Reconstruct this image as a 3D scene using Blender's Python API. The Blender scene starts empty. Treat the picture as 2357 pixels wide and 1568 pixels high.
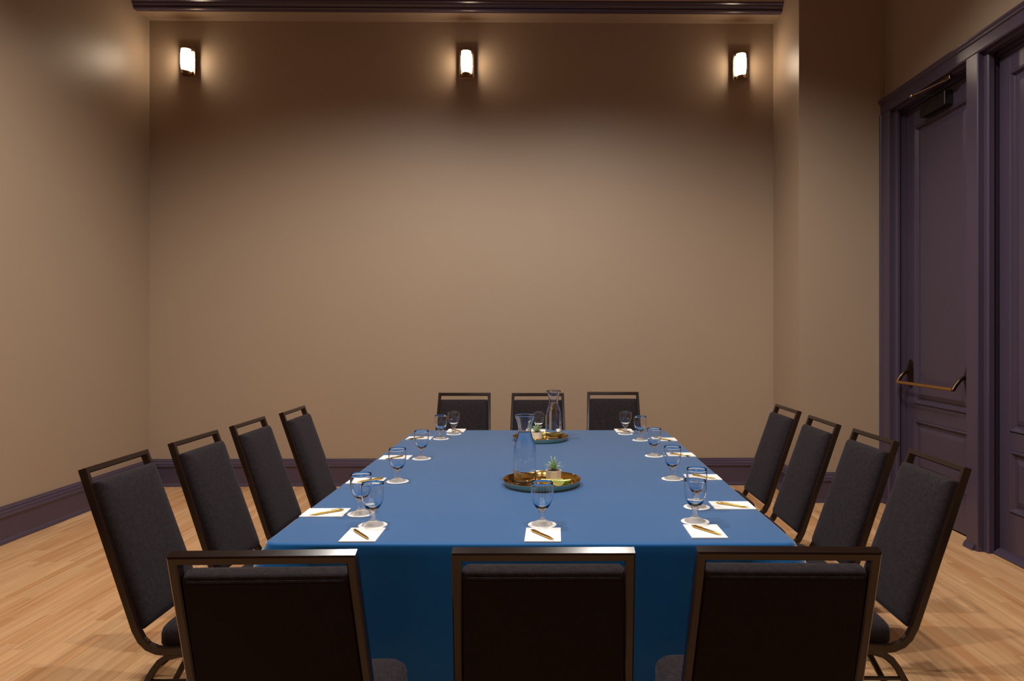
import bpy, bmesh, math, random
from mathutils import Vector, Matrix
PI = math.pi
random.seed(7)

# ------------------------------------------------------------------ scene, camera, light
sc = bpy.context.scene
COL = sc.collection
F, H, VX, VY = 1620.0, 1.50, 1262.0, 762.0       # focal length in px, eye height, vanishing point

cam_d = bpy.data.cameras.new('camera')
cam_d.sensor_width = 36.0
cam_d.lens = F / 2357.0 * 36.0
cam_d.shift_x = -(VX - 1178.5) / 2357.0
cam_d.shift_y = -(784.0 - VY) / 2357.0
cam_d.clip_start = 0.05
cam = bpy.data.objects.new('camera', cam_d)
COL.objects.link(cam)
cam.location = (0, 0, H)
cam.rotation_euler = (PI / 2, 0, 0)
sc.camera = cam

sc.view_settings.view_transform = 'Standard'
sc.view_settings.look = 'None'
sc.view_settings.gamma = 1.0
sc.view_settings.use_curve_mapping = False
sc.view_settings.exposure = 0.0
sc.cycles.adaptive_threshold = 0.02
sc.cycles.transparent_max_bounces = 32
sc.cycles.max_bounces = 10
sc.cycles.diffuse_bounces = 4
sc.cycles.glossy_bounces = 3
sc.cycles.transmission_bounces = 10

w = bpy.data.worlds.new('world')
sc.world = w
w.use_nodes = True
w.node_tree.nodes['Background'].inputs[0].default_value = (0.02, 0.014, 0.01, 1)
w.node_tree.nodes['Background'].inputs[1].default_value = 0.3

CEIL = 5.0
WARM = (1.0, 0.93, 0.86)


def spot(name, loc, target, power, angle, blend=1.0, color=WARM, radius=0.06):
    d = bpy.data.lights.new(name, 'SPOT')
    d.energy = power
    d.color = color
    d.spot_size = math.radians(angle)
    d.spot_blend = blend
    d.shadow_soft_size = radius
    o = bpy.data.objects.new(name, d)
    COL.objects.link(o)
    o.location = loc
    o.rotation_euler = (Vector(target) - Vector(loc)).to_track_quat('-Z', 'Y').to_euler()
    return o


# recessed ceiling downlights of the room: two pairs over the table, one pair behind the camera
for x, y, pw, an in ((-1.50, 3.95, 300, 137), (0.50, 3.95, 275, 137), (-1.35, 2.2, 265, 147), (0.85, 2.2, 235, 148),
                     (-0.9, -1.2, 60, 137), (0.7, -1.2, 60, 137)):
    spot('ceiling_downlight', (x, y, CEIL - 0.06), (x, y, 0), pw, an, 0.5)

# ------------------------------------------------------------------ pixel helper


def P(px, py, z):
    """point on the horizontal plane z that shows at this pixel"""
    d = (H - z) * F / (py - VY)
    return Vector(((px - VX) * d / F, d, z))


# ------------------------------------------------------------------ materials
MATS = {}


def mat(name, color, rough=0.5, metal=0.0, spec=0.5, noise=None, bump=None, sheen=0.0, **kw):
    """noise=(scale, amount): colour variation; bump=(scale, strength)"""
    m = bpy.data.materials.new(name)
    m.use_nodes = True
    nt = m.node_tree
    b = nt.nodes['Principled BSDF']
    b.inputs['Base Color'].default_value = (*color, 1)
    b.inputs['Roughness'].default_value = rough
    b.inputs['Metallic'].default_value = metal
    b.inputs['Specular IOR Level'].default_value = spec
    if sheen:
        b.inputs['Sheen Weight'].default_value = sheen
        b.inputs['Sheen Roughness'].default_value = kw.get('sheen_rough', 0.4)
        b.inputs['Sheen Tint'].default_value = (*kw.get('sheen_tint', (1, 1, 1)), 1)
    if kw.get('spec_tint'):
        b.inputs['Specular Tint'].default_value = (*kw['spec_tint'], 1)
    if kw.get('coat'):
        b.inputs['Coat Weight'].default_value = kw['coat']
        b.inputs['Coat Roughness'].default_value = kw.get('coat_rough', 0.1)
    tc = nt.nodes.new('ShaderNodeTexCoord')
    if noise:
        n = nt.nodes.new('ShaderNodeTexNoise')
        n.inputs['Scale'].default_value = noise[0]
        n.inputs['Detail'].default_value = 4
        nt.links.new(tc.outputs['Object'], n.inputs['Vector'])
        mx = nt.nodes.new('ShaderNodeMix')
        mx.data_type = 'RGBA'
        k = noise[1]
        mx.inputs['A'].default_value = (*[c * (1 - k) for c in color], 1)
        mx.inputs['B'].default_value = (*[min(1, c * (1 + k)) for c in color], 1)
        nt.links.new(n.outputs['Fac'], mx.inputs['Factor'])
        nt.links.new(mx.outputs['Result'], b.inputs['Base Color'])
    if bump:
        n = nt.nodes.new('ShaderNodeTexNoise')
        n.inputs['Scale'].default_value = bump[0]
        n.inputs['Detail'].default_value = 3
        nt.links.new(tc.outputs['Object'], n.inputs['Vector'])
        bp = nt.nodes.new('ShaderNodeBump')
        bp.inputs['Strength'].default_value = bump[1]
        bp.inputs['Distance'].default_value = kw.get('bump_dist', 0.002)
        nt.links.new(n.outputs['Fac'], bp.inputs['Height'])
        nt.links.new(bp.outputs['Normal'], b.inputs['Normal'])
    MATS[name] = m
    return m


M_WALL = mat('wall_paint', (0.34, 0.25, 0.175), 0.46, spec=0.45, noise=(1.5, 0.03), bump=(120, 0.06))
M_CEIL = mat('ceiling_paint', (0.34, 0.24, 0.16), 0.6, noise=(2, 0.03))
M_PLUM = mat('aubergine_paint', (0.060, 0.0425, 0.070), 0.26, noise=(3, 0.08), bump=(40, 0.03))
M_FRAME = mat('chair_metal', (0.013, 0.0055, 0.0040), 0.18, noise=(30, 0.25), spec=0.5)
M_PANEL = mat('chair_back_cloth', (0.012, 0.008, 0.007), 0.95, spec=0.15, noise=(300, 0.4), bump=(700, 0.3))
M_CLOTH = mat('blue_cloth', (0.002, 0.092, 0.30), 0.5, spec=0.3, noise=(4, 0.07), bump=(260, 0.12), sheen=0.85,
              sheen_rough=0.4, sheen_tint=(0.82, 0.95, 0.88), spec_tint=(0.45, 0.7, 1.0))
M_PAPER = mat('white_paper', (0.86, 0.86, 0.85), 0.7, noise=(60, 0.015))
M_GOLD = mat('gold_pen', (0.72, 0.47, 0.14), 0.2, 1.0, noise=(80, 0.06))
M_BRASS = mat('brass_tray', (0.62, 0.40, 0.13), 0.16, 1.0, noise=(20, 0.08))
M_STEEL = mat('tray_steel', (0.95, 0.62, 0.33), 0.42, 1.0, noise=(20, 0.06))
M_BRONZE = mat('antique_bronze', (0.055, 0.03, 0.013), 0.3, 0.85, noise=(30, 0.3))
M_BAR = mat('brass_bar', (0.62, 0.36, 0.11), 0.32, 1.0, noise=(25, 0.12))
M_BLACK = mat('closer_black', (0.005, 0.0035, 0.0035), 0.4, noise=(20, 0.2))
M_NICKEL = mat('sconce_metal', (0.42, 0.30, 0.20), 0.22, 1.0, noise=(40, 0.08))
M_RUBBER = mat('black_rubber', (0.01, 0.01, 0.01), 0.7, noise=(40, 0.2))
M_POT = mat('white_ceramic', (0.80, 0.77, 0.74), 0.45, noise=(60, 0.05))
M_SOIL = mat('brown_gravel', (0.16, 0.085, 0.04), 0.9, noise=(250, 0.5), bump=(200, 0.6))
M_LEMON_SKIN = mat('lemon_skin', (0.85, 0.62, 0.05), 0.4, noise=(120, 0.1), bump=(300, 0.2))
M_LEMON = mat('lemon_flesh', (0.90, 0.80, 0.30), 0.3, noise=(90, 0.12))
M_LIME_SKIN = mat('lime_skin', (0.14, 0.36, 0.03), 0.4, noise=(120, 0.15), bump=(300, 0.2))
M_LIME = mat('lime_flesh', (0.62, 0.74, 0.28), 0.3, noise=(90, 0.12))
M_WOOD_TABLE = mat('plywood', (0.35, 0.22, 0.12), 0.5, noise=(8, 0.2))


def leaf_material():
    m = mat('succulent_leaf', (0.16, 0.36, 0.10), 0.4)
    nt = m.node_tree
    b = nt.nodes['Principled BSDF']
    tc = nt.nodes.new('ShaderNodeTexCoord')
    sp = nt.nodes.new('ShaderNodeSeparateXYZ')
    nt.links.new(tc.outputs['Generated'], sp.inputs[0])
    r = nt.nodes.new('ShaderNodeValToRGB')
    r.color_ramp.elements[0].color = (0.13, 0.36, 0.05, 1)
    r.color_ramp.elements[1].color = (0.52, 0.68, 0.46, 1)
    nt.links.new(sp.outputs['Z'], r.inputs[0])
    nt.links.new(r.outputs[0], b.inputs['Base Color'])
    return m


M_LEAF = leaf_material()


def fabric_material():
    """dark charcoal upholstery: a fine woven check with lighter threads"""
    m = mat('chair_fabric', (0.020, 0.0165, 0.0195), 0.9, spec=0.2, sheen=0.07, sheen_rough=0.4,
            sheen_tint=(0.9, 0.8, 1.0))
    nt = m.node_tree
    b = nt.nodes['Principled BSDF']
    tc = nt.nodes.new('ShaderNodeTexCoord')
    n1 = nt.nodes.new('ShaderNodeTexNoise')
    n1.inputs['Scale'].default_value = 420
    n1.inputs['Detail'].default_value = 2
    n2 = nt.nodes.new('ShaderNodeTexNoise')
    n2.inputs['Scale'].default_value = 60
    for n in (n1, n2):
        nt.links.new(tc.outputs['Object'], n.inputs['Vector'])
    ad = nt.nodes.new('ShaderNodeMath')
    ad.operation = 'MULTIPLY_ADD'
    ad.inputs[1].default_value = 0.35
    nt.links.new(n2.outputs['Fac'], ad.inputs[0])
    nt.links.new(n1.outputs['Fac'], ad.inputs[2])
    r = nt.nodes.new('ShaderNodeValToRGB')
    r.color_ramp.elements[0].position = 0.45
    r.color_ramp.elements[0].color = (0.004, 0.003, 0.0036, 1)
    r.color_ramp.elements[1].position = 0.95
    r.color_ramp.elements[1].color = (0.034, 0.0235, 0.028, 1)
    nt.links.new(ad.outputs[0], r.inputs[0])
    nt.links.new(r.outputs[0], b.inputs['Base Color'])
    bp = nt.nodes.new('ShaderNodeBump')
    bp.inputs['Strength'].default_value = 0.45
    bp.inputs['Distance'].default_value = 0.001
    nt.links.new(n1.outputs['Fac'], bp.inputs['Height'])
    nt.links.new(bp.outputs['Normal'], b.inputs['Normal'])
    return m


M_FABRIC = fabric_material()


def glass_material(name, ior=1.5, tint=(1, 1, 1)):
    m = bpy.data.materials.new(name)
    m.use_nodes = True
    nt = m.node_tree
    b = nt.nodes['Principled BSDF']
    b.inputs['Base Color'].default_value = (*tint, 1)
    b.inputs['Roughness'].default_value = 0.0
    b.inputs['IOR'].default_value = ior
    b.inputs['Transmission Weight'].default_value = 1.0
    return m


def thin_glass_material(name):
    """blown walls too thin to bend what lies behind: clear, with a Fresnel mirror on top"""
    m = bpy.data.materials.new(name)
    m.use_nodes = True
    nt = m.node_tree
    nt.nodes.remove(nt.nodes['Principled BSDF'])
    out = nt.nodes['Material Output']
    tr = nt.nodes.new('ShaderNodeBsdfTransparent')
    tr.inputs[0].default_value = (0.975, 0.98, 0.985, 1)
    gl = nt.nodes.new('ShaderNodeBsdfGlossy')
    gl.inputs['Roughness'].default_value = 0.02
    fr = nt.nodes.new('ShaderNodeFresnel')
    fr.inputs[0].default_value = 1.5
    # same mirror strength from the air side and from inside the wall
    geo = nt.nodes.new('ShaderNodeNewGeometry')
    iv = nt.nodes.new('ShaderNodeMapRange')
    iv.inputs['To Min'].default_value = 1.5
    iv.inputs['To Max'].default_value = 1 / 1.5
    nt.links.new(geo.outputs['Backfacing'], iv.inputs['Value'])
    nt.links.new(iv.outputs[0], fr.inputs[0])
    mx = nt.nodes.new('ShaderNodeMixShader')
    nt.links.new(fr.outputs[0], mx.inputs[0])
    nt.links.new(tr.outputs[0], mx.inputs[1])
    nt.links.new(gl.outputs[0], mx.inputs[2])
    nt.links.new(mx.outputs[0], out.inputs['Surface'])
    return m


M_GLASS = glass_material('clear_glass')
M_THIN = thin_glass_material('thin_clear_glass')


def pressed_glass_material():
    """pressed glass of foot and stem: part refracting, part plainly see-through"""
    m = thin_glass_material('pressed_glass')
    nt = m.node_tree
    out = nt.nodes['Material Output']
    thin = out.inputs['Surface'].links[0].from_node
    gl = nt.nodes.new('ShaderNodeBsdfGlass')
    gl.inputs['IOR'].default_value = 1.5
    gl.inputs['Roughness'].default_value = 0.02
    mx = nt.nodes.new('ShaderNodeMixShader')
    mx.inputs[0].default_value = 0.45
    nt.links.new(thin.outputs[0], mx.inputs[1])
    nt.links.new(gl.outputs[0], mx.inputs[2])
    nt.links.new(mx.outputs[0], out.inputs['Surface'])
    return m


M_PRESS = pressed_glass_material()
M_WATER = glass_material('water', 1.33)


def emit_material(name, color, strength):
    m = bpy.data.materials.new(name)
    m.use_nodes = True
    b = m.node_tree.nodes['Principled BSDF']
    b.inputs['Base Color'].default_value = (0.9, 0.88, 0.84, 1)
    b.inputs['Emission Color'].default_value = (*color, 1)
    b.inputs['Emission Strength'].default_value = strength
    return m


M_LAMP = emit_material('lit_opal_glass', (1.0, 0.81, 0.60), 42)


def floor_material():
    m = bpy.data.materials.new('oak_strip')
    m.use_nodes = True
    nt = m.node_tree
    L = nt.links
    b = nt.nodes['Principled BSDF']
    geo = nt.nodes.new('ShaderNodeNewGeometry')
    oi = nt.nodes.new('ShaderNodeObjectInfo')
    rnd = nt.nodes.new('ShaderNodeMath')
    rnd.operation = 'ADD'
    L.new(geo.outputs['Random Per Island'], rnd.inputs[0])
    L.new(oi.outputs['Random'], rnd.inputs[1])
    fr = nt.nodes.new('ShaderNodeMath')
    fr.operation = 'FRACT'
    L.new(rnd.outputs[0], fr.inputs[0])
    ramp = nt.nodes.new('ShaderNodeValToRGB')
    e = ramp.color_ramp.elements
    e[0].position, e[0].color = 0.0, (0.50, 0.26, 0.115, 1)
    e[1].position, e[1].color = 1.0, (0.66, 0.42, 0.235, 1)
    for p_, c_ in ((0.12, (0.56, 0.305, 0.145, 1)), (0.55, (0.61, 0.365, 0.19, 1)), (0.85, (0.63, 0.385, 0.205, 1))):
        x = e.new(p_)
        x.color = c_
    L.new(fr.outputs[0], ramp.inputs[0])
    # grain stretched along the boards, shifted for every board
    mp = nt.nodes.new('ShaderNodeMapping')
    mp.inputs['Scale'].default_value = (34, 1.6, 10)
    comb = nt.nodes.new('ShaderNodeCombineXYZ')
    mul = nt.nodes.new('ShaderNodeMath')
    mul.operation = 'MULTIPLY'
    mul.inputs[1].default_value = 57.0
    L.new(fr.outputs[0], mul.inputs[0])
    L.new(mul.outputs[0], comb.inputs['Y'])
    va = nt.nodes.new('ShaderNodeVectorMath')
    va.operation = 'ADD'
    L.new(geo.outputs['Position'], va.inputs[0])
    L.new(comb.outputs[0], va.inputs[1])
    L.new(va.outputs[0], mp.inputs['Vector'])
    n = nt.nodes.new('ShaderNodeTexNoise')
    n.inputs['Scale'].default_value = 1.0
    n.inputs['Detail'].default_value = 7
    n.inputs['Distortion'].default_value = 0.6
    L.new(mp.outputs[0], n.inputs['Vector'])
    gr = nt.nodes.new('ShaderNodeValToRGB')
    gr.color_ramp.elements[0].position, gr.color_ramp.elements[0].color = 0.30, (0.80, 0.72, 0.62, 1)
    gr.color_ramp.elements[1].position, gr.color_ramp.elements[1].color = 0.62, (1.05, 1.03, 1.0, 1)
    L.new(n.outputs['Fac'], gr.inputs[0])
    mx = nt.nodes.new('ShaderNodeMix')
    mx.data_type = 'RGBA'
    mx.blend_type = 'MULTIPLY'
    mx.inputs['Factor'].default_value = 1.0
    L.new(ramp.outputs[0], mx.inputs['A'])
    L.new(gr.outputs[0], mx.inputs['B'])
    L.new(mx.outputs['Result'], b.inputs['Base Color'])
    b.inputs['Roughness'].default_value = 0.42
    b.inputs['Specular IOR Level'].default_value = 0.4
    bp = nt.nodes.new('ShaderNodeBump')
    bp.inputs['Strength'].default_value = 0.08
    bp.inputs['Distance'].default_value = 0.002
    L.new(n.outputs['Fac'], bp.inputs['Height'])
    L.new(bp.outputs['Normal'], b.inputs['Normal'])
    return m


M_FLOOR = floor_material()

# ------------------------------------------------------------------ mesh helpers


def mesh_of(name, bm, m, smooth=False, angle=None):
    bmesh.ops.recalc_face_normals(bm, faces=bm.faces)
    me = bpy.data.meshes.new(name)
    bm.to_mesh(me)
    bm.free()
    me.materials.append(m)
    if smooth:
        for p in me.polygons:
            p.use_smooth = True
        if angle is not None:
            me.set_sharp_from_angle(angle=math.radians(angle))
    return me


def obj(name, data, m=None, parent=None, smooth=False, angle=None, loc=None):
    if isinstance(data, bmesh.types.BMesh):
        data = mesh_of(name, data, m, smooth, angle)
    o = bpy.data.objects.new(name, data)
    COL.objects.link(o)
    if parent is not None:
        o.parent = parent
    if loc is not None:
        o.location = loc
    return o


def tag(o, label=None, cat=None, group=None, kind=None):
    if label:
        o['label'] = label
    if cat:
        o['category'] = cat
    if group:
        o['group'] = group
    if kind:
        o['kind'] = kind
    return o


def thing(name, label, cat, loc=(0, 0, 0), rz=0.0, group=None):
    o = bpy.data.objects.new(name, None)
    o.empty_display_size = 0.05
    COL.objects.link(o)
    o.location = loc
    o.rotation_euler = (0, 0, rz)
    return tag(o, label, cat, group)


def copy_tree(o, parent=None):
    c = o.copy()
    COL.objects.link(c)
    c.parent = parent
    for ch in list(o.children):
        copy_tree(ch, c)
    return c


def box(bm, x0, x1, y0, y1, z0, z1):
    vs = [bm.verts.new((x, y, z)) for x in (x0, x1) for y in (y0, y1) for z in (z0, z1)]
    for f in ((0, 1, 3, 2), (4, 6, 7, 5), (0, 4, 5, 1), (2, 3, 7, 6), (0, 2, 6, 4), (1, 5, 7, 3)):
        bm.faces.new([vs[i] for i in f])
    return vs


def bevel_box(x0, x1, y0, y1, z0, z1, r=0.004, seg=2):
    bm = bmesh.new()
    box(bm, x0, x1, y0, y1, z0, z1)
    bmesh.ops.recalc_face_normals(bm, faces=bm.faces)
    bmesh.ops.bevel(bm, geom=list(bm.edges), offset=r, segments=seg, profile=0.5, affect='EDGES')
    return bm


def quad(bm, *pts):
    bm.faces.new([bm.verts.new(p) for p in pts])


def rings(bm, rs, closed=True, cap0=True, cap1=True, loop=False):
    """skin a list of vertex rings"""
    R = [[bm.verts.new(p) for p in r] for r in rs]
    n = len(R[0])
    for a, b in list(zip(R, R[1:])) + ([(R[-1], R[0])] if loop else []):
        for i in range(n if closed else n - 1):
            j = (i + 1) % n
            bm.faces.new((a[i], a[j], b[j], b[i]))
    if not loop:
        if cap0:
            bm.faces.new(list(reversed(R[0])))
        if cap1:
            bm.faces.new(R[-1])
    return R


def lathe(prof, n=40, cx=0.0, cy=0.0, bm=None, a0=0.0, a1=2 * PI):
    """revolve (r, z) points round a vertical axis; points with r == 0 become poles"""
    bm = bm or bmesh.new()
    full = abs(a1 - a0 - 2 * PI) < 1e-6
    prev = None
    cnt = n if full else n + 1
    for r, z in prof:
        if r < 1e-7:
            cur = [bm.verts.new((cx, cy, z))]
        else:
            cur = [bm.verts.new((cx + r * math.cos(a0 + (a1 - a0) * i / n), cy + r * math.sin(a0 + (a1 - a0) * i / n), z))
                   for i in range(cnt)]
        if prev is not None:
            for i in range(n):
                j = (i + 1) % cnt
                if len(prev) == 1 and len(cur) == 1:
                    break
                if len(prev) == 1:
                    bm.faces.new((prev[0], cur[j], cur[i]))
                elif len(cur) == 1:
                    bm.faces.new((prev[i], prev[j], cur[0]))
                else:
                    bm.faces.new((prev[i], prev[j], cur[j], cur[i]))
        prev = cur
    return bm


def extrude_poly(pts, a, b):
    """closed polygon ring function: pts(t) evaluated at both ends"""
    bm = bmesh.new()
    rings(bm, [[a(p) for p in pts], [b(p) for p in pts]])
    return bm


def sweep(path, normals, wn, wb, ch=0.003, bm=None):
    """chamfered rectangular tube along path; normals[i] is the wn axis; mitred joints"""
    bm = bm or bmesh.new()
    path = [Vector(p) for p in path]
    prof = []
    hn, hb = wn / 2, wb / 2
    for sx, sy in ((1, 1), (-1, 1), (-1, -1), (1, -1)):
        a = (sx * (hn - ch), sy * hb)
        b = (sx * hn, sy * (hb - ch))
        prof += [b, a] if sx * sy > 0 else [a, b]
    rs = []
    for i, p in enumerate(path):
        ti = (path[i] - path[i - 1]).normalized() if i else (path[1] - path[0]).normalized()
        to = (path[i + 1] - path[i]).normalized() if i < len(path) - 1 else ti
        t = (ti + to).normalized()
        n = Vector(normals[i])
        n = (n - n.dot(t) * t).normalized()
        b = t.cross(n).normalized()
        turn = to - ti
        c = max(0.3, t.dot(to))
        kn = 1 / c if abs(turn.dot(n)) > abs(turn.dot(b)) else 1
        kb = 1 / c if kn == 1 else 1
        rs.append([p + n * (u * kn) + b * (v * kb) for u, v in prof])
    rings(bm, rs)
    return bm


def tube(path, radius, n=10, bm=None):
    bm = bm or bmesh.new()
    path = [Vector(p) for p in path]
    rs = []
    up = Vector((0, 0, 1))
    for i, p in enumerate(path):
        t = (path[min(i + 1, len(path) - 1)] - path[max(i - 1, 0)]).normalized()
        a = t.cross(up)
        if a.length < 1e-3:
            a = t.cross(Vector((0, 1, 0)))
        a.normalize()
        b = a.cross(t).normalized()
        r = radius[i] if isinstance(radius, (list, tuple)) else radius
        rs.append([p + (a * math.cos(2 * PI * k / n) + b * math.sin(2 * PI * k / n)) * r for k in range(n)])
    rings(bm, rs)
    return bm


def round_rect(hw0, hw1, hh, r, seg=5):
    """ring of a rounded trapezoid: half width hw0 at v=-hh and hw1 at v=+hh"""
    out = []
    for (sx, sy, a0) in ((1, 1, 0), (-1, 1, PI / 2), (-1, -1, PI), (1, -1, 1.5 * PI)):
        hw = hw1 if sy > 0 else hw0
        cx, cy = sx * (hw - r), sy * (hh - r)
        for k in range(seg + 1):
            a = a0 + PI / 2 * k / seg
            out.append((cx + r * math.cos(a), cy + r * math.sin(a)))
    return out


# ------------------------------------------------------------------ the room
WL = -3.853                                   # left wall
YB0, YB1 = 6.80, 6.875                        # far wall, left and right end
XR0 = 2.198                                   # inner corner of the far wall, right end
YF = 6.171                                    # short wall facing the camera on the right
XR = 2.952                                    # right wall with the doors
YBACK = -3.2
SOF = 4.50


def wall(name, pts, m=M_WALL, thick=0.15, nrm=(0, 1, 0)):
    """a slab: the face in view plus a back face behind it"""
    bm = bmesh.new()
    n = Vector(nrm) * thick
    rings(bm, [pts, [Vector(p) + n for p in pts]])
    return tag(obj(name, bm, m), kind='structure')


def ywall(x):                                 # far wall depth at x
    return YB0 + (YB1 - YB0) * (x - WL) / (XR0 - WL)


wall('wall_back', [(WL, YB0, 0), (XR0, YB1, 0), (XR0, YB1, CEIL), (WL, YB0, CEIL)])
wall('wall_left', [(WL, YBACK, 0), (WL, YB0 + .15, 0), (WL, YB0 + .15, CEIL), (WL, YBACK, CEIL)], nrm=(-1, 0, 0))
bm = bmesh.new()
box(bm, XR0, XR + .3, YF, YB1 + .15, 0, CEIL)
tag(obj('wall_recess', bm, M_WALL), kind='structure')
wall('wall_front', [(WL, YBACK, 0), (XR + .3, YBACK, 0), (XR + .3, YBACK, CEIL), (WL, YBACK, CEIL)], nrm=(0, -1, 0))
bm = bmesh.new()
box(bm, WL - .15, XR + .3, YBACK - .15, YB1 + .15, CEIL, CEIL + .15)
tag(obj('ceiling', bm, M_CEIL), kind='structure')

# right wall: above the doors, and the part nearer than the doors
DX = 3.04                                     # door leaf face
CASE = 2.912                                  # casing face
Y_OUT, Y_IN = 6.170, 6.025                    # far casing
M_FAR, M_NEAR = 4.909, 4.775                  # mullion post
D1 = (4.955, 5.960)                           # leaf 1 (depth range)
D2 = (3.735, 4.740)                           # leaf 2
Y2_IN, Y2_OUT = 3.670, 3.525                  # near casing
HEAD0, HEAD1 = 3.387, 3.509
DTOP = 3.350
bm = bmesh.new()
box(bm, XR, XR + .3, Y2_OUT + .06, YF + .02, HEAD1 - .06, CEIL)
box(bm, XR, XR + .3, YBACK, Y2_OUT + .06, 0, CEIL)
box(bm, XR + .15, XR + .3, Y2_OUT + .06, YF + .02, 0, HEAD1 - .06)
tag(obj('wall_right', bm, M_WALL), kind='structure')

# beam across the head of the far wall with its painted moulding
bm = bmesh.new()
prof = [(0.40, SOF), (0.235, SOF), (0.235, SOF + .06), (0.40, SOF + .06)]


def sec(x, p):                                # (distance in front of far wall, z)
    return (x, ywall(x) - p[0], p[1])


beam = [(-.1, SOF), (.22, SOF), (.24, SOF + .055), (.30, SOF + .055), (.42, SOF + .25), (.42, CEIL), (-.1, CEIL)]
tag(obj('trim_1', extrude_poly(beam, lambda p: sec(WL, p), lambda p: sec(XR0, p)), M_WALL), kind='structure')
mould = [(.200, SOF - .001), (.245, SOF - .006), (.262, SOF - .002), (.270, SOF + .008), (.266, SOF + .018),
         (.276, SOF + .024), (.290, SOF + .036), (.296, SOF + .050), (.310, SOF + .056), (.310, SOF + .070),
         (.235, SOF + .072), (.205, SOF + .02)]
tag(obj('trim_2', extrude_poly(mould, lambda p: sec(WL, p), lambda p: sec(XR0, p)), M_PLUM), kind='structure')

# baseboards: one moulded profile (out from wall, height)
BASE = [(0, 0), (.036, 0), (.036, .012), (.030, .024), (.022, .032), (.022, .178), (.025, .184), (.034, .190),
        (.034, .200), (.027, .206), (.026, .222), (.020, .232), (.018, .246), (.010, .256), (.010, .262), (0, .262)]


def baseboard(name, p0, p1, n, m0=0, m1=0):
    """m0/m1: how the ends follow the corner, +1 outer mitre, -1 inner mitre"""
    p0, p1, n = Vector(p0), Vector(p1), Vector(n)
    t = (p1 - p0).normalized()
    bm = extrude_poly(BASE, lambda p: p0 + n * p[0] - t * (m0 * p[0]) + Vector((0, 0, p[1])),
                      lambda p: p1 + n * p[0] + t * (m1 * p[0]) + Vector((0, 0, p[1])))
    return tag(obj(name, bm, M_PLUM), kind='structure')


baseboard('baseboard_left', (WL, YBACK, 0), (WL, YB0, 0), (1, 0, 0), 0, -1)
baseboard('baseboard_back', (WL, YB0, 0), (XR0, YB1, 0), (0, -1, 0), -1, -1)
baseboard('baseboard_recess', (XR0, YB1, 0), (XR0, YF, 0), (-1, 0, 0), -1, 1)
baseboard('baseboard_facing', (XR0, YF, 0), (CASE + .004, YF, 0), (0, -1, 0), 1, 0)
baseboard('baseboard_right', (XR, Y2_OUT, 0), (XR, YBACK, 0), (-1, 0, 0), 0, 0)


# ---- floor: slab, boards
bm = bmesh.new()
box(bm, WL - .15, XR + .3, YBACK - .15, YB1 + .15, -.12, -0.012)
floor = tag(obj('floor', bm, M_FLOOR), kind='structure')
bm = bmesh.new()
box(bm, WL, XR, YBACK, 1.2, -.012, 0)
tag(obj('plank_field', bm, M_FLOOR, floor), kind='stuff')
PW, GAP = 0.060, 0.0007
planks = []
x = WL
while x < XR + .09:
    y = 1.2 - random.random() * .8
    while y < YB1:
        ln = random.uniform(.45, 1.5)
        y0, y1 = max(y, 1.2), min(y + ln, YB1)
        if y1 - y0 > .05:
            planks.append((x, y0, y1))
        y += ln
    x += PW


def plank_size(p):
    """rough shown size of a board outside the table area"""
    px, y0, y1 = p
    best = 0
    a = 0
    for k in range(8):
        yy = y0 + (y1 - y0) * (k + .5) / 8
        u, v = VX + px * F / yy, VY + H * F / yy
        if not (-20 < u < 2380 and v < 1580):
            continue
        if -1.05 < px < .92 and 2.3 < yy < 5.4:
            continue
        if -1.0 < px < .9 and yy > 5.0:
            continue
        if 'in' and px > .9 and yy > YF - .05 and px > XR0:
            continue
        a += (F / yy) * (H * F / yy ** 2) * (y1 - y0) / 8 * PW
    return a


planks.sort(key=plank_size, reverse=True)
pb = bevel_box(0, PW - GAP, 0, 1, -.012, 0, .0006, 1)
plank_mesh = mesh_of('plank', pb, M_FLOOR)
shown = [p for p in planks if plank_size(p) > 0][:300]
for px, y0, y1 in shown:
    o = obj('plank', plank_mesh, parent=floor)
    o.location = (px, y0 + GAP, 0)
    o.scale = (1, y1 - y0 - GAP * 2, 1)
rest = [p for p in planks if p not in set(shown)]
bm = bmesh.new()
for px, y0, y1 in rest:
    box(bm, px, px + PW - GAP, y0 + GAP, y1 - GAP, -.012, 0)
tag(obj('plank_field', bm, M_FLOOR, floor), kind='stuff')

# ------------------------------------------------------------------ doors


def zprism(pts, z0, z1):
    return extrude_poly(pts, lambda p: (p[0], p[1], z0), lambda p: (p[0], p[1], z1))


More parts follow.
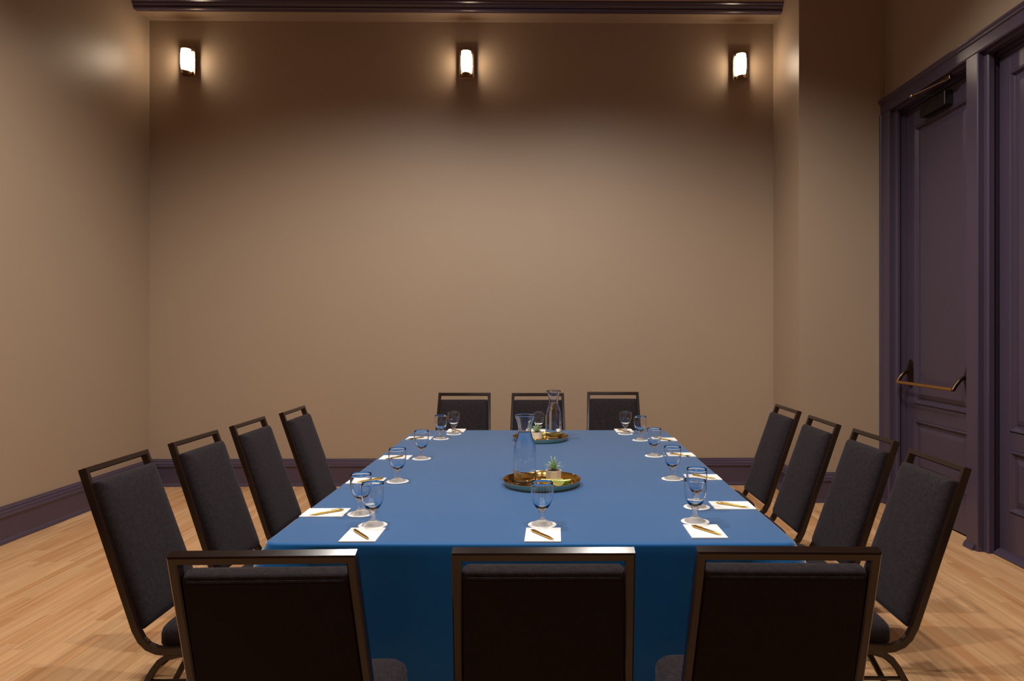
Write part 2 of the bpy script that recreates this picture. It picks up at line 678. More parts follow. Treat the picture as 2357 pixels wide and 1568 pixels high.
# casings and jambs (plan outlines in x, y)
far_case = [(XR + .1, Y_OUT), (CASE - .012, Y_OUT), (CASE - .012, Y_OUT - .02), (CASE - .004, Y_OUT - .026), (CASE, Y_OUT - .034),
            (CASE, Y_IN + .012), (CASE + .006, Y_IN + .002), (CASE + .012, Y_IN), (2.955, Y_IN), (2.958, 5.992), (2.968, 5.980), (2.985, 5.977),
            (2.996, 5.986), (3.000, 5.998), (3.018, 5.998), (3.020, 5.968), (DX + .03, 5.966), (DX + .05, Y_OUT)]
tag(obj('trim_3', zprism(far_case, 0, HEAD0 + .001), M_PLUM), kind='structure')
near_case = [(px, Y2_IN + (Y_IN - py)) for px, py in far_case]
tag(obj('trim_4', zprism(near_case, 0, HEAD0 + .001), M_PLUM), kind='structure')
tr5 = zprism([(CASE, M_FAR - .006), (CASE, M_NEAR + .006), (CASE + .006, M_NEAR), (2.956, M_NEAR), (2.958, M_NEAR - .03), (2.966, M_NEAR - .04),
              (3.000, M_NEAR - .04), (3.010, M_NEAR - .032), (3.014, M_NEAR - .005), (DX + .04, M_NEAR - .005), (DX + .04, M_FAR + .01),
              (3.000, M_FAR + .01), (2.99, M_FAR + .035), (2.962, M_FAR + .035), (2.956, M_FAR), (CASE + .006, M_FAR)], 0, HEAD0 + .001)
tr5 = tag(obj('trim_5', tr5, M_PLUM), kind='structure')
bm = bmesh.new()
rings(bm, [[(CASE + .02, y_, 0), (CASE - .020, y_, 0), (CASE - .020, y_, .012), (CASE - .006, y_, .040), (CASE + .02, y_, .046)]
           for y_ in (M_FAR + .004, M_NEAR + .03)])
obj('plinth', bm, M_PLUM, tr5)
# head casing over both doors (outline in x, z)
head = [(XR + .1, HEAD1), (CASE - .022, HEAD1), (CASE - .022, HEAD1 - .012), (CASE - .012, HEAD1 - .022), (CASE - .010, HEAD1 - .034), (CASE, HEAD1 - .040),
        (CASE, HEAD0 + .012), (CASE + .006, HEAD0 + .002), (CASE + .014, HEAD0), (2.956, HEAD0), (2.960, HEAD0 - .012), (3.000, HEAD0 - .016), (3.004, HEAD0 - .004),
        (3.024, HEAD0 - .004), (3.026, DTOP + .004), (DX + .05, DTOP + .004), (DX + .05, HEAD1)]
tag(obj('trim_6', extrude_poly(head, lambda p: (p[0], Y2_OUT, p[1]), lambda p: (p[0], Y_OUT, p[1])), M_PLUM), kind='structure')


def make_door(name, y0, y1, upper, lower, stile):
    """leaf seen from -x; stiles, rails and moulded raised panels"""
    root = bpy.data.objects.new(name, None)
    COL.objects.link(root)
    tag(root, kind='structure')
    x1 = DX + .045
    za, zb = .012, DTOP
    for a, b in ((y0, y0 + stile), (y1 - stile, y1)):
        obj('stile', bevel_box(DX, x1, a, b, za, zb, .0015, 1), M_PLUM, root)
    for a, b in ((za, lower[0]), (lower[1], upper[0]), (upper[1], zb)):
        obj('rail', bevel_box(DX, x1, y0 + stile, y1 - stile, a, b, .0015, 1), M_PLUM, root)
    for z0, z1 in (lower, upper):
        bm = bmesh.new()
        a0, a1 = y0 + stile, y1 - stile
        rs = []
        for inset, dep in ((0, .006), (.003, -.004), (.010, -.009), (.018, -.006), (.026, .010), (.030, .016), (.050, .016),
                           (.056, .010), (.085, .002), (.086, .0015)):
            rs.append([(DX + dep, a0 + inset, z0 + inset), (DX + dep, a1 - inset, z0 + inset),
                       (DX + dep, a1 - inset, z1 - inset), (DX + dep, a0 + inset, z1 - inset)])
        rings(bm, rs, cap0=False)
        obj('panel', bm, M_PLUM, root)
    return root


door1 = make_door('door_1', D1[0], D1[1], (.895, 3.19), (.31, .765), .125)
door2 = make_door('door_2', D2[0], D2[1], (.835, 3.205), (.305, .715), .105)
# weather strip along the foot of the second leaf
bm = bmesh.new()
rings(bm, [[(DX, y_, .004), (DX - .05, y_, .004), (DX - .05, y_, .012), (DX - .022, y_, .036), (DX, y_, .042)] for y_ in (D2[0] + .01, D2[1] - .01)])
obj('threshold_strip', bm, M_PLUM, door2)

# closer on leaf 1
cl = obj('door_closer', bevel_box(2.975, DX, 5.285, 5.640, 3.205, 3.312, .004, 1), M_BLACK, door1)
obj('closer_arm', tube([(2.985, 5.45, 3.325), (2.84, 5.50, 3.335)], .009, 8), M_BLACK, cl)
ar = obj('closer_arm', tube([(2.84, 5.50, 3.338), (2.955, 5.19, 3.362)], .006, 8), M_NICKEL, cl)
obj('pivot', lathe([(0, 3.325), (.016, 3.325), (.017, 3.332), (.017, 3.348), (.010, 3.352), (0, 3.353)], 16, 2.84, 5.50), M_NICKEL, cl, True)
obj('arm_shoe', bevel_box(2.94, 2.975, 5.16, 5.22, 3.350, 3.384, .003, 1), M_NICKEL, cl)

# crash bar on leaf 1: two cast brackets with swan-neck arms and a brass bar
YL, YR_ = 5.885, 5.075
bar = obj('push_bar', tube([(2.918, YL, 1.075), (2.918, YR_, 1.075)], .0135, 14), M_BAR, door1, True, 60)
tag(bar, 'brass push bar')
for yy, s in ((YL, -1), (YR_, 1)):
    bm = bmesh.new()
    # wall plate, waisted, standing on the stile
    rs = []
    for z, hw_, dp in ((1.035, .012, .010), (1.045, .020, .020), (1.09, .024, .026), (1.13, .026, .034), (1.17, .026, .036), (1.20, .022, .028), (1.25, .018, .018), (1.262, .012, .012)):
        rs.append([(DX, yy - hw_, z), (DX, yy + hw_, z), (DX - dp, yy + hw_ * .7, z), (DX - dp, yy - hw_ * .7, z)])
    rings(bm, rs)
    # swan-neck arm
    pts = [(DX - .02, yy, 1.165), (DX - .045, yy, 1.160), (DX - .070, yy, 1.145), (DX - .095, yy, 1.115), (DX - .112, yy, 1.090), (2.918, yy, 1.070)]
    ns = []
    for i in range(len(pts)):
        t = Vector(pts[min(i + 1, 5)]) - Vector(pts[max(i - 1, 0)])
        ns.append(t.cross(Vector((0, 1, 0))).normalized())
    sweep(pts, ns, .026, .020, .005, bm)
    obj('bracket', bm, M_BRONZE, bar, True, 35)
for z in (.36, .29):
    obj('bolt', lathe([(0, z - .012), (.006, z - .011), (.007, z), (.006, z + .011), (0, z + .012)], 10, DX - .004, 5.02), M_BLACK, door1, True)

# ------------------------------------------------------------------ wall sconces


def make_sconce(label):
    """local: wall plane at y=0, room towards -y, z=0 at the foot of the fitting"""
    t = thing('wall_sconce', label, 'sconce', group='wall sconces along the far wall')
    obj('backplate', bevel_box(-.074, .074, -.046, -.038, 0, .290, .002, 1), M_NICKEL, t)
    obj('wall_mount', bevel_box(-.030, .030, -.038, 0, .09, .21, .002, 1), M_NICKEL, t)
    # open tray that carries the glass
    bm = bmesh.new()
    pr = []
    for k in range(13):
        a = PI + PI * k / 12
        pr.append((.049 * math.cos(a), -.044 + .080 * math.sin(a)))
    rings(bm, [[(u, v, .012) for u, v in pr], [(u * 1.02, -.044 + (v + .044) * 1.02, .036) for u, v in pr]])
    obj('bracket', bm, M_NICKEL, t, True, 40)
    for x_ in (-.05, .05):
        obj('finial', lathe([(0, .030), (.006, .032), (.007, .044), (.003, .052), (0, .053)], 10, x_, -.052), M_NICKEL, t, True)
    # two half-round opal glasses, slightly barrel shaped, meeting at a thin metal band
    for z0, z1, r0, r1 in ((.060, .150, .043, .051), (.155, .248, .051, .044)):
        bm = bmesh.new()
        rs = []
        for k in range(7):
            s = k / 6
            z = z0 + (z1 - z0) * s
            r = r0 + (r1 - r0) * (math.sin(s * PI / 2) if r1 > r0 else 1 - math.cos(s * PI / 2))
            rs.append([(r * math.cos(PI + PI * q / 20), -.072 + 1.0 * r * math.sin(PI + PI * q / 20), z) for q in range(21)])
        rings(bm, rs)
        obj('glass_shade', bm, M_LAMP, t, True, 50)
    bm = bmesh.new()
    rings(bm, [[(.0525 * math.cos(PI + PI * q / 20), -.0715 + 1.0 * .0525 * math.sin(PI + PI * q / 20), z) for q in range(21)] for z in (.1495, .1555)])
    obj('band', bm, M_NICKEL, t)
    bm = bmesh.new()
    rings(bm, [[(.0475 * math.cos(PI + PI * q / 20), -.070 + 1.0 * .0475 * math.sin(PI + PI * q / 20), z) for q in range(21)] for z in (.2485, .256)])
    obj('cap', bm, M_NICKEL, t)
    obj('shade_clip', bevel_box(-.008, .008, -.074, -.044, .2565, .260, .001, 1), M_NICKEL, t)
    return t


sconce = None
for (px, py, lab) in ((431, 178.5, 'lit wall sconce at the left end of the far wall'),
                      (1073.5, 183, 'lit wall sconce in the middle of the far wall'),
                      (1704, 189, 'lit wall sconce at the right end of the far wall, beside the recess')):
    d0 = 6.83
    for _ in range(3):
        X = (px - VX) * (d0 - .05) / F
        d0 = ywall(X)
    z = H + (VY - py) * (d0 - .02) / F
    if sconce is None:
        sconce = make_sconce(lab)
        s_ = sconce
    else:
        s_ = copy_tree(sconce)
        s_['label'] = lab
    s_.location = (X, d0, z)
    s_.rotation_euler = (0, 0, math.atan2(YB1 - YB0, XR0 - WL))

# ------------------------------------------------------------------ table
TZ = 0.765
TX0, TX1 = -.992, .868
TY0, TY1 = P(1262, 1252, TZ).y, P(1262, 990, TZ).y
TCX, TCY = (TX0 + TX1) / 2, (TY0 + TY1) / 2
hx, hy = (TX1 - TX0) / 2, (TY1 - TY0) / 2

# folding table hidden under the cloth
tb = thing('banquet_table', 'long table standing under the blue cloth', 'table', (TCX, TCY, 0))
obj('tabletop', bevel_box(-hx + .03, hx - .03, -hy + .03, hy - .03, TZ - .032, TZ - .004, .004, 1), M_WOOD_TABLE, tb)
for sx in (-1, 1):
    for sy in (-1, 1):
        obj('leg', tube([(sx * (hx - .2), sy * (hy - .4), 0), (sx * (hx - .2), sy * (hy - .4), TZ - .032)], .016, 10), M_FRAME, tb, True, 50)


def cloth():
    bm = bmesh.new()
    R = .045
    per = []                                    # perimeter: position, outward normal, closeness to a corner

    def seg(a, b, n, cnt):
        for k in range(cnt):
            s = k / cnt
            p = Vector(a).lerp(Vector(b), s)
            dist = min((p - Vector(a)).length, (p - Vector(b)).length)
            per.append((p, Vector(n), dist))

    def arc(c, a0):
        for k in range(8):
            a = a0 + PI / 2 * k / 8
            n = Vector((math.cos(a), math.sin(a)))
            per.append((Vector(c) + n * R, n, 0.0))
    seg((TX0 + R, TY0), (TX1 - R, TY0), (0, -1), 70)
    arc((TX1 - R, TY0 + R), -PI / 2)
    seg((TX1, TY0 + R), (TX1, TY1 - R), (1, 0), 100)
    arc((TX1 - R, TY1 - R), 0)
    seg((TX1 - R, TY1), (TX0 + R, TY1), (0, 1), 70)
    arc((TX0 + R, TY1 - R), PI / 2)
    seg((TX0, TY1 - R), (TX0, TY0 + R), (-1, 0), 100)
    arc((TX0 + R, TY0 + R), PI)
    N = len(per)
    rows = []
    cen = Vector((TCX, TCY))
    er = .013
    # top: inset rings, then the rolled edge, then the drop
    rows.append([(p.x - n.x * er, p.y - n.y * er, TZ) for p, n, c in per])
    for k in range(1, 5):
        a = PI / 2 * k / 4
        rows.append([(p.x - n.x * er * (1 - math.sin(a)), p.y - n.y * er * (1 - math.sin(a)), TZ - er * (1 - math.cos(a))) for p, n, c in per])
    drops = [.03, .055, .09, .14, .22, .32, .45, .58, .70, TZ - er - .004]
    for dz in drops:
        t = dz / drops[-1]
        row = []
        for i, (p, n, c) in enumerate(per):
            cf = math.exp(-(c / .10) ** 2)
            s = i / N
            fold = .006 * math.sin(p.x * 11 + p.y * 7.3) + .004 * math.sin(p.x * 23 - p.y * 17 + 1.3)
            # the spare cloth gathers in a soft ear at each corner
            ear = (cf if p.y < TCY else cf * .15) * (.050 * (1 - math.exp(-dz / .06)) + .035 * t) - .018 * math.exp(-((c - .16) / .07) ** 2) * min(1, dz / .05)
            off = .004 * t + fold * t ** .7 * (1 - cf) + ear
            if n.x < -.9 and c > .3:
                off = min(off, .006)
            sm = min(1, max(0, (dz - .01) / .26))
            sm = sm * sm * (3 - 2 * sm)
            edge = min(1, c / (.12 if p.y < TCY else .04))
            # seats tucked under the top push the hanging cloth inwards
            if n.y > .9:
                off = off * (1 - sm * edge) - .27 * sm * edge
            if abs(n.x) > .9:
                off = off * (1 - sm * edge) - .06 * sm * edge
            row.append((p.x + n.x * off, p.y + n.y * off, TZ - er - dz))
        rows.append(row)
    rings(bm, rows, cap0=True, cap1=False)
    return bm


cl_o = obj('tablecloth', cloth(), M_CLOTH, None, True, 50)
for p_ in cl_o.data.polygons:
    if len(p_.vertices) > 4:
        p_.use_smooth = False
tag(cl_o, 'royal blue cloth draped over the long table down to the floor', 'tablecloth')

# ------------------------------------------------------------------ chairs
SL = .34                                       # lean of the back posts


def make_chair():
    """local: faces +y, origin on the floor under the rear top edge of the back"""
    t = thing('banquet_chair', 'chair', 'chair', group='black banquet chairs round the table')
    lean = Vector((0, SL, -1)).normalized()    # down the post
    nf = Vector((0, 1, SL)).normalized()       # square to the post, towards the front

    def hw(z):
        return .199 + .018 * min(1, (.985 - z) / .585)
    yz = [(.650, .356), (.45, .346), (.33, .338), (.290, .342), (.258, .356), (.234, .380), (.214, .418), (.0145, .9865)]
    path, nor = [], []
    for y, z in yz:
        path.append((-hw(z), y, z))
    for y, z in reversed(yz):
        path.append((hw(z), y, z))
    for i, p in enumerate(path):
        a, b = Vector(path[max(i - 1, 0)]), Vector(path[min(i + 1, len(path) - 1)])
        if i in (7, 8):
            nor.append(nf)
        else:
            tt = (b - a)
            tt.x = 0
            s = 1 if i < 8 else -1
            nor.append(Vector((s, 0, 0)).cross(tt).normalized() * -1)
    # the wn axis is fore and aft, wb across
    fr = obj('back_frame', sweep(path, nor, .030, .022, .0035), M_FRAME, t)
    # seat: boxed cushion with domed top
    bm = bmesh.new()
    rs = []
    for z, ins in ((.358, .012), (.360, .004), (.368, 0), (.405, 0), (.420, .004), (.431, .014), (.438, .034), (.4425, .08), (.445, .14)):
        rs.append([(u, .482 + v, z + .018 * v / .2) for u, v in round_rect(.207 - ins, .222 - ins, .205 - ins, max(.012, .055 - ins * .3), 6)])
    rings(bm, rs)
    st = obj('seat', bm, M_FABRIC, t, True, 60)
    bm = bmesh.new()
    rings(bm, [[(u, .482 + v, z + .018 * v / .2) for u, v in round_rect(.190, .205, .188, .05, 5)] for z in (.340, .357)])
    obj('seat_pan', bm, M_BLACK, st)
    # back cushion: between the posts, front face padded
    zc0, zc1 = .405, .941
    ctr = Vector((0, .0145 + (.9865 - (zc0 + zc1) / 2) * SL, (zc0 + zc1) / 2))
    hh = (zc1 - zc0) / 2 * math.sqrt(1 + SL * SL)

    def back(u, v, w):
        return ctr + Vector((u, 0, 0)) - lean * v + nf * w
    w0, w1 = hw(zc0) - .0114, hw(zc1) - .0114
    bm = bmesh.new()
    rs = []
    for w_, ins in ((-.006, .004), (-.004, .001), (.004, 0), (.022, 0), (.034, .004), (.042, .014), (.047, .032), (.050, .07), (.051, .12)):
        rs.append([back(u, v, w_) for u, v in round_rect(w0 - ins, w1 - ins, hh - ins, max(.008, .009 + ins * .3), 4)])
    rings(bm, rs)
    bk = obj('backrest', bm, M_FABRIC, t, True, 60)
    bm = bmesh.new()
    rings(bm, [[back(u, v - .006, w_) for u, v in round_rect(w0 - .002 - i_, w1 - .002 - i_, hh - .010 - i_, .012, 4)] for w_, i_ in ((-.005, 0), (-.009, 0), (-.011, .003))])
    obj('back_panel', bm, M_PANEL, bk, True, 50)
    obj('piping', tube([back(-w1 + .012, hh - .012, -.0085), back(w1 - .012, hh - .012, -.0085)], .0035, 8), M_FABRIC, bk, True, 60)
    # legs
    for s in (-1, 1):
        for pts, nm in (([(.440, .322), (.360, .319), (.318, .308), (.288, .288), (.266, .258), (.130, .008)], 'rear'),
                        ([(.520, .328), (.585, .324), (.618, .308), (.634, .280), (.640, .245), (.655, .008)], 'front')):
            x_ = s * .196
            pp = [(x_ + s * .014 * max(0, (.3 - z) / .3), y, z) for y, z in pts]
            nn = []
            for i in range(len(pp)):
                tt = Vector(pp[min(i + 1, 5)]) - Vector(pp[max(i - 1, 0)])
                nn.append(Vector((1, 0, 0)).cross(tt).normalized())
            lg = obj('leg', sweep(pp, nn, .024, .020, .0035), M_FRAME, t)
            e = pp[-1]
            obj('glide', lathe([(0, 0), (.012, 0), (.014, .003), (.014, .012), (0, .012)], 12, e[0], e[1]), M_RUBBER, lg, True, 40)
        obj('stretcher', sweep([(s * .203, .247, .222), (s * .203, .640, .222)], [(0, 0, 1)] * 2, .012, .012, .002), M_FRAME, t)
    obj('stretcher', sweep([(-.201, .262, .250), (.201, .262, .250)], [(0, 0, 1)] * 2, .012, .012, .002), M_FRAME, t)
    return t


chair0 = make_chair()
chair_used = False


def place_chair(edge, rz, label, ref=(0.0, 0.0)):
    """put the local point ref (x, y) of a chair turned by rz at the floor point edge"""
    global chair_used
    o = chair0 if not chair_used else copy_tree(chair0)
    chair_used = True
    c, s = math.cos(rz), math.sin(rz)
    o.location = (edge[0] - (c * ref[0] - s * ref[1]), edge[1] - (s * ref[0] + c * ref[1]), 0)
    o.rotation_euler = (0, 0, rz)
    o['label'] = label
    return o


def deg(a):
    return math.radians(a)


SIDE = {'near': 'near end', 'far': 'far end', 'left': 'left side', 'right': 'right side'}
for (px, py), a, w_ in (((601, 1284), 2.0, 'left'), ((1251, 1277), 0.3, 'middle'), ((1818, 1275), -1.0, 'right')):
    place_chair(P(px, py, .99), deg(a), f'black banquet chair with its back to the camera, {w_} one at the near end')
for (px, py), a, w_ in (((1069, 904.5), 180, 'left'), ((1238, 905), 180.6, 'middle'), ((1411, 902.5), 179, 'right')):
    place_chair(P(px, py, 1.0), deg(a), f'black banquet chair facing the camera, {w_} one at the far end', (0, .029))
ORD = ('nearest the camera', 'second from the camera', 'third from the camera', 'farthest from the camera')
for k, (n_, f_) in enumerate((((200, 1079), (342, 1034)), ((403.5, 1018.5), (501, 989.5)), ((541, 981), (610, 956.7)), ((650.6, 951), (705, 932)))):
    e = (P(*n_, 1.0) + P(*f_, 1.0)) / 2
    place_chair(e, deg(-90 + (1.0, -.5, .5, 1.5)[k]), f'black banquet chair on the left side of the table, {ORD[k]}', (0, .029))
for k, (n_, f_) in enumerate((((2211, 1072), (2095, 1035.5)), ((2049, 1011.6), (1967, 988.6)), ((1919, 974), (1863.7, 956.7)), ((1830.5, 944), (1787, 931)))):
    e = (P(*n_, 1.0) + P(*f_, 1.0)) / 2
    place_chair(e, deg(90 + (-1.0, 1, -.5, .5)[k]), f'black banquet chair on the right side of the table, {ORD[k]}', (0, .029))

# ------------------------------------------------------------------ place settings
COAST = .0022


def make_goblet(label):
    t = thing('water_goblet', label, 'glass', group='water goblets set round the table')
    z = 0.0
    # foot and stem: solid glass
    obj('foot', lathe([(0, 0), (.039, 0), (.0405, .0015), (.040, .004), (.030, .008), (.018, .0135), (.0135, .0175), (0, .0175)], 40), M_PRESS, t, True, 40)
    obj('stem', lathe([(0, .0178), (.0130, .0178), (.0122, .024), (.0120, .030), (.0128, .0335), (.0122, .037), (.0125, .044), (.0148, .052), (.0185, .0575), (0, .0585)], 32), M_PRESS, t, True, 50)
    outer = [(.0185, .0580), (.0235, .063), (.0285, .070), (.0335, .080), (.0385, .094), (.0420, .110), (.0432, .124), (.0430, .138), (.0418, .150), (.0408, .159)]
    inner = [(.0398, .159), (.0408, .150), (.0420, .138), (.0422, .124), (.0410, .110), (.0374, .094), (.0322, .081), (.0268, .072), (.018, .0665), (.008, .064), (0, .0632)]
    obj('bowl', lathe([(0, .0588)] + outer + [(.0403, .1598)] + inner, 40), M_GLASS, t, True, 60)
    return t


def make_coaster(label):
    return tag(obj('coaster', lathe([(0, 0), (.0525, 0), (.054, .0006), (.054, .0016), (.0525, COAST), (0, COAST)], 48), M_PAPER, None, True, 40),
               label, 'coaster', 'white coasters under the goblets')


def make_pad(label):
    t = thing('note_pad', label, 'note pad', group='white note pads at the places')
    obj('sheets', bevel_box(-.064, .064, -.085, .085, 0, .0035, .0006, 1), M_PAPER, t)
    obj('backing_board', bevel_box(-.064, .064, -.085, .085, -.0012, -.0001, .0003, 1), M_PAPER, t)
    return t


def make_pen(label):
    """along +y, tip at -y end; resting at z=0"""
    t = thing('ballpoint_pen', label, 'pen', group='gold pens lying on the note pads')
    r = .0048

    def turn(prof):
        bm = lathe(prof, 16)
        bmesh.ops.rotate(bm, verts=bm.verts, cent=(0, 0, 0), matrix=Matrix.Rotation(-PI / 2, 3, 'X'))
        bmesh.ops.translate(bm, verts=bm.verts, vec=(0, 0, r))
        return bm
    obj('barrel', turn([(0, -.072), (.0010, -.071), (.0014, -.066), (.0030, -.056), (.0046, -.040), (r, -.010), (r, .002), (0, .002)]), M_GOLD, t, True, 40)
    obj('cap', turn([(0, .0024), (.0050, .0024), (.0050, .006), (.0048, .008), (.0047, .050), (.0042, .062), (.0030, .066), (.0030, .071), (0, .072)]), M_GOLD, t, True, 40)
    obj('clip', bevel_box(-.0014, .0014, .018, .060, 2 * r + .0002, 2 * r + .0016, .0004, 1), M_GOLD, t)
    return t


protos = {}


def inst(kind, maker, label, loc, rz=0.0):
    if kind not in protos:
        o = maker(label)
        protos[kind] = o
    else:
        o = copy_tree(protos[kind])
    o['label'] = label
    o.location = loc
    o.rotation_euler = (0, 0, rz)
    return o


# (place words, glass px, pad centre px, pad turn, pen tail px, pen tip px)
PL = [
    ('left place at the near end', (858, 1210), (835, 1233), 0, (812, 1219), (853, 1244)),
    ('middle place at the near end', (1248, 1208.5), (1250, 1233), 0, (1217, 1219), (1282, 1246)),
    ('right place at the near end', (1600, 1201.3), (1622.5, 1225), 0, (1588, 1210), (1667, 1234)),
    ('left-hand place nearest the camera', (831, 1183.5), (749, 1182), 90, (795, 1173), (707, 1188)),
    ('left-hand place second from the camera', (915, 1109), (843, 1108.5), 90, (881, 1102), (821, 1111)),
    ('left-hand place third from the camera', (970.3, 1056.5), (911, 1054.5), 90, (934, 1050), (885, 1058)),
    ('left-hand place farthest from the camera', (1015, 1010.7), (966, 1009.7), 90, (978, 1007), (936, 1012)),
    ('left place at the far end', (1044.4, 999.7), (1050, 992.4), 180, (1040, 989), (1062, 994)),
    ('middle place at the far end', (1239.5, 1001), (1238, 993), 180, (1226, 989.5), (1250, 996)),
    ('right place at the far end', (1439.5, 999.3), (1436, 992.4), 180, (1421, 989), (1453, 994.5)),
    ('right-hand place farthest from the camera', (1473.7, 1013.8), (1527, 1012.5), -90, (1508, 1010), (1547, 1014)),
    ('right-hand place third from the camera', (1505.4, 1050), (1564, 1048), -90, (1545, 1045), (1588, 1050)),
    ('right-hand place second from the camera', (1547.8, 1103), (1617, 1100), -90, (1590, 1093), (1650, 1103)),
    ('right-hand place nearest the camera', (1603.6, 1167.9), (1685, 1165.3), -90, (1646, 1157.5), (1728, 1169.5)),
]
for words, g, pd, rz, p0, p1 in PL:
    c = P(*g, TZ)
    inst('coaster', make_coaster, f'white round coaster at the {words}', (c.x, c.y, TZ + .0002))
    inst('goblet', make_goblet, f'empty stemmed water goblet at the {words}', (c.x, c.y, TZ + COAST + .0005), random.random())
    c = P(*pd, TZ)
    inst('pad', make_pad, f'white note pad at the {words}', (c.x, c.y, TZ + .0014), deg(rz + random.uniform(-.8, .8)))
    a, b = P(*p0, TZ + .008), P(*p1, TZ + .008)
    m_ = (a + b) / 2
    dv = (a - b)
    inst('pen', make_pen, f'gold pen on the note pad at the {words}', (m_.x, m_.y, TZ + .0052), math.atan2(dv.y, dv.x) - PI / 2)

# ------------------------------------------------------------------ trays with carafe, plant and citrus


def make_tray(label, c):
    t = thing('brass_tray', label, 'tray', (c[0], c[1], TZ + .0006), group='round trays on the table')
    R = .187
    obj('tray_bottom', lathe([(0, 0), (.170, 0), (.1735, .001), (.1735, .0027), (.168, .0035), (0, .0035)], 72), M_BRASS, t, True, 40)
    obj('rim', lathe([(.170, .0036), (.1722, .0036), (.176, .012), (.181, .024), (R - .0022, .0295), (R - .001, .0302), (R - .0006, .0296), (R - .0016, .0275), (.1818, .022), (.1772, .011), (.1738, .0032), (.170, .0032)], 72), M_BRASS, t, True, 60)
    obj('outer_wall', lathe([(.1740, .0006), (.1752, .001), (.179, .010), (.1835, .022), (R - .0002, .0285), (R - .0004, .0296), (R - .0014, .0274), (.1821, .022), (.1775, .011), (.1740, .0033)], 72), M_STEEL, t, True, 60)
    return t


CAR = [(.0535, 0), (.0548, .004), (.0552, .02), (.0552, .064), (.0548, .110), (.0538, .148), (.0510, .176), (.0445, .200), (.0372, .220), (.0322, .238), (.0312, .250),
       (.0325, .268), (.0365, .288), (.0430, .308), (.0490, .322), (.0500, .3255)]


def make_carafe(label, loc):
    t = thing('water_carafe', label, 'carafe', loc, group='glass carafes of water on the trays')
    inner = [(r - .0022, z) for r, z in reversed(CAR) if z > .01]
    inner[0] = (.0478, .3255)
    obj('glass_body', lathe([(0, 0)] + CAR + [(.0489, .3268)] + inner + [(.050, .008), (.045, .005), (0, .005)], 56), M_GLASS, t, True, 60)
    wat = [(r - .0018, z) for r, z in CAR if .012 < z < .245]
    obj('water', lathe([(0, .0046), (.045, .0046), (.0504, .0080)] + wat + [(.0294, .244), (.0290, .2445), (0, .2445)], 56), M_WATER, t, True, 60)
    return t


def make_plant(label, loc):
    t = thing('potted_succulent', label, 'plant', loc, group='small potted succulents on the trays')
    prof = [(0, 0), (.034, 0), (.036, .002)]
    for k in range(9):
        z = .003 + .0042 * k
        prof += [(.0362 + .0002 * k, z), (.0372 + .0002 * k, z + .0014), (.0372 + .0002 * k, z + .0030), (.0362 + .0002 * k, z + .0044)]
    prof += [(.0385, .0425), (.0385, .045), (.0350, .045), (.0345, .038), (0, .038)]
    obj('pot', lathe(prof, 40), M_POT, t, True, 50)
    bm = bmesh.new()
    rnd = random.Random(3)
    for k in range(60):
        a, r = rnd.random() * 2 * PI, .031 * math.sqrt(rnd.random())
        bmesh.ops.create_icosphere(bm, subdivisions=1, radius=rnd.uniform(.003, .0048), matrix=Matrix.Translation((r * math.cos(a), r * math.sin(a), .0395)))
    tag(obj('gravel', bm, M_SOIL, t, True), kind='stuff')
    k = 0
    for cnt, out, hgt, wd in ((5, .016, .064, .0066), (7, .036, .056, .0066), (8, .052, .036, .0058)):
        for i in range(cnt):
            a = 2 * PI * (i + .37 * cnt) / cnt + rnd.uniform(-.25, .25)
            o_, h_ = out * rnd.uniform(.85, 1.15), hgt * rnd.uniform(.85, 1.12)
            bm = bmesh.new()
            ux, uy = math.cos(a), math.sin(a)
            rs = []
            for j in range(7):
                s = j / 6
                r = .004 + o_ * s ** 1.5
                z = .041 + h_ * (1.25 * s - .25 * s * s) - (.012 * s ** 3 if out > .03 else 0)
                wv = wd * (1 - s) ** .7 * (1 + .5 * s) + .0003
                th = .0016 * (1 - s) + .0002
                rs.append([(ux * r - uy * wv, uy * r + ux * wv, z + .0008), (ux * r, uy * r, z - th), (ux * r + uy * wv, uy * r - ux * wv, z + .0008), (ux * (r - th), uy * (r - th), z + th * .6)])
            rings(bm, rs)
            obj('leaf', bm, M_LEAF, t, True)
    return t


def make_dish(label, loc, R):
    return tag(obj('glass_dish', lathe([(0, 0), (R * .72, 0), (R * .86, .004), (R * .97, .016), (R, .0225), (R - .0012, .0232), (R - .0026, .0222), (R * .94, .017), (R * .83, .0062), (R * .70, .0026), (0, .0026)], 48), M_THIN, None, True, 60, loc),
               label, 'dish', 'clear dishes of citrus on the trays')


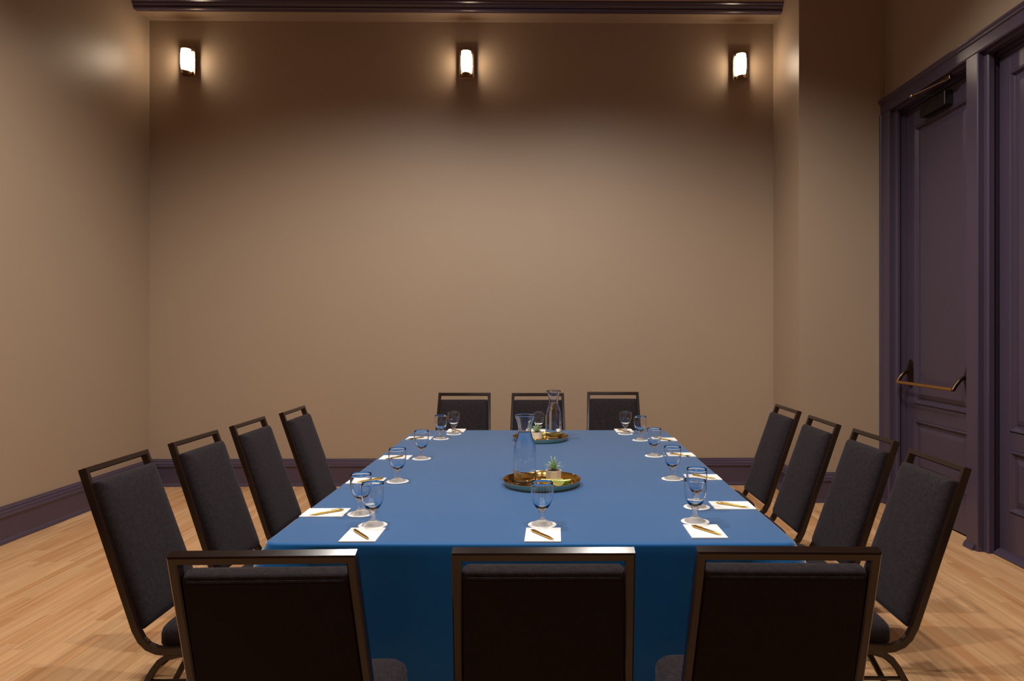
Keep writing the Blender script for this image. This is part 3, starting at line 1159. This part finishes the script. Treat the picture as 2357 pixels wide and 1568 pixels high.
def make_wedge(label, loc, rz, tilt, lemon=True, L=.034, rr=.024):
    """a wedge cut lengthwise: curved rind and two flat cut faces, resting on its rind"""
    t = thing('lemon_wedge' if lemon else 'lime_wedge', label, 'lemon wedge' if lemon else 'lime wedge', loc, rz, 'citrus wedges in the clear dishes')
    half = PI / 4.2
    bm = bmesh.new()
    n, m_ = 10, 8
    rs = []
    for i in range(n + 1):
        s = -1 + 2 * i / n
        r = rr * math.sqrt(max(0, 1 - s * s)) ** .85 + (.0012 if abs(s) > .98 else 0)
        rs.append([(r * math.sin(-half + 2 * half * k / m_), L * s, rr - r * math.cos(-half + 2 * half * k / m_)) for k in range(m_ + 1)])
    rings(bm, rs, closed=False, cap0=False, cap1=False)
    rot = Matrix.Rotation(tilt, 4, 'Y')
    bmesh.ops.rotate(bm, verts=bm.verts, cent=(0, 0, rr), matrix=rot)
    obj('rind', bm, M_LEMON_SKIN if lemon else M_LIME_SKIN, t, True)
    bm = bmesh.new()
    rs = []
    for i in range(n + 1):
        s = -.985 + 1.97 * i / n
        r = rr * .94 * math.sqrt(max(0, 1 - s * s)) ** .85
        rs.append([(r * math.sin(-half), L * s, rr - r * math.cos(half)), (0, L * s * .96, rr - .0005), (r * math.sin(half), L * s, rr - r * math.cos(half)), (0, L * s, rr - r)])
    rings(bm, rs)
    bmesh.ops.rotate(bm, verts=bm.verts, cent=(0, 0, rr), matrix=rot)
    obj('flesh', bm, M_LEMON if lemon else M_LIME, t, True, 30)
    return t


TRZ = TZ + .0006 + .0036
for which, tx, ty, car, pot, dish, R in (
        ('near', -.031, 3.365, (-.113, 3.392), (.026, 3.474), (.030, 3.312), .074),
        ('far', -.052, 4.742, (.036, 4.762), (-.078, 4.780), (-.012, 4.864), .050)):
    make_tray(f'round brass tray on the blue cloth, the {"nearer" if which == "near" else "farther"} of two', (tx, ty))
    make_carafe(f'glass carafe of water on the {which} brass tray', (*car, TRZ + .0004))
    make_plant(f'spiky green succulent in a ribbed white pot on the {which} tray', (*pot, TRZ + .0004))
    make_dish(f'clear glass dish of citrus wedges on the {which} tray', (*dish, TRZ + .0004), R)
    k_ = R / .074
    zz = TRZ + .0034
    spots = [(-.030, .010, 70, .5, True, 'left-hand'), (.004, .022, 100, -.5, True, 'rear'), (.012, -.022, 65, -.75, False, 'front'), (.042, .000, 110, .75, False, 'right-hand')]
    for dx, dy, a, tl, lem, wd in spots:
        make_wedge(f'{wd} {"lemon" if lem else "lime"} wedge in the dish on the {which} tray', (dish[0] + dx * k_, dish[1] + dy * k_, zz + .001), deg(a), tl, lem, .036 * k_, .027 * k_)
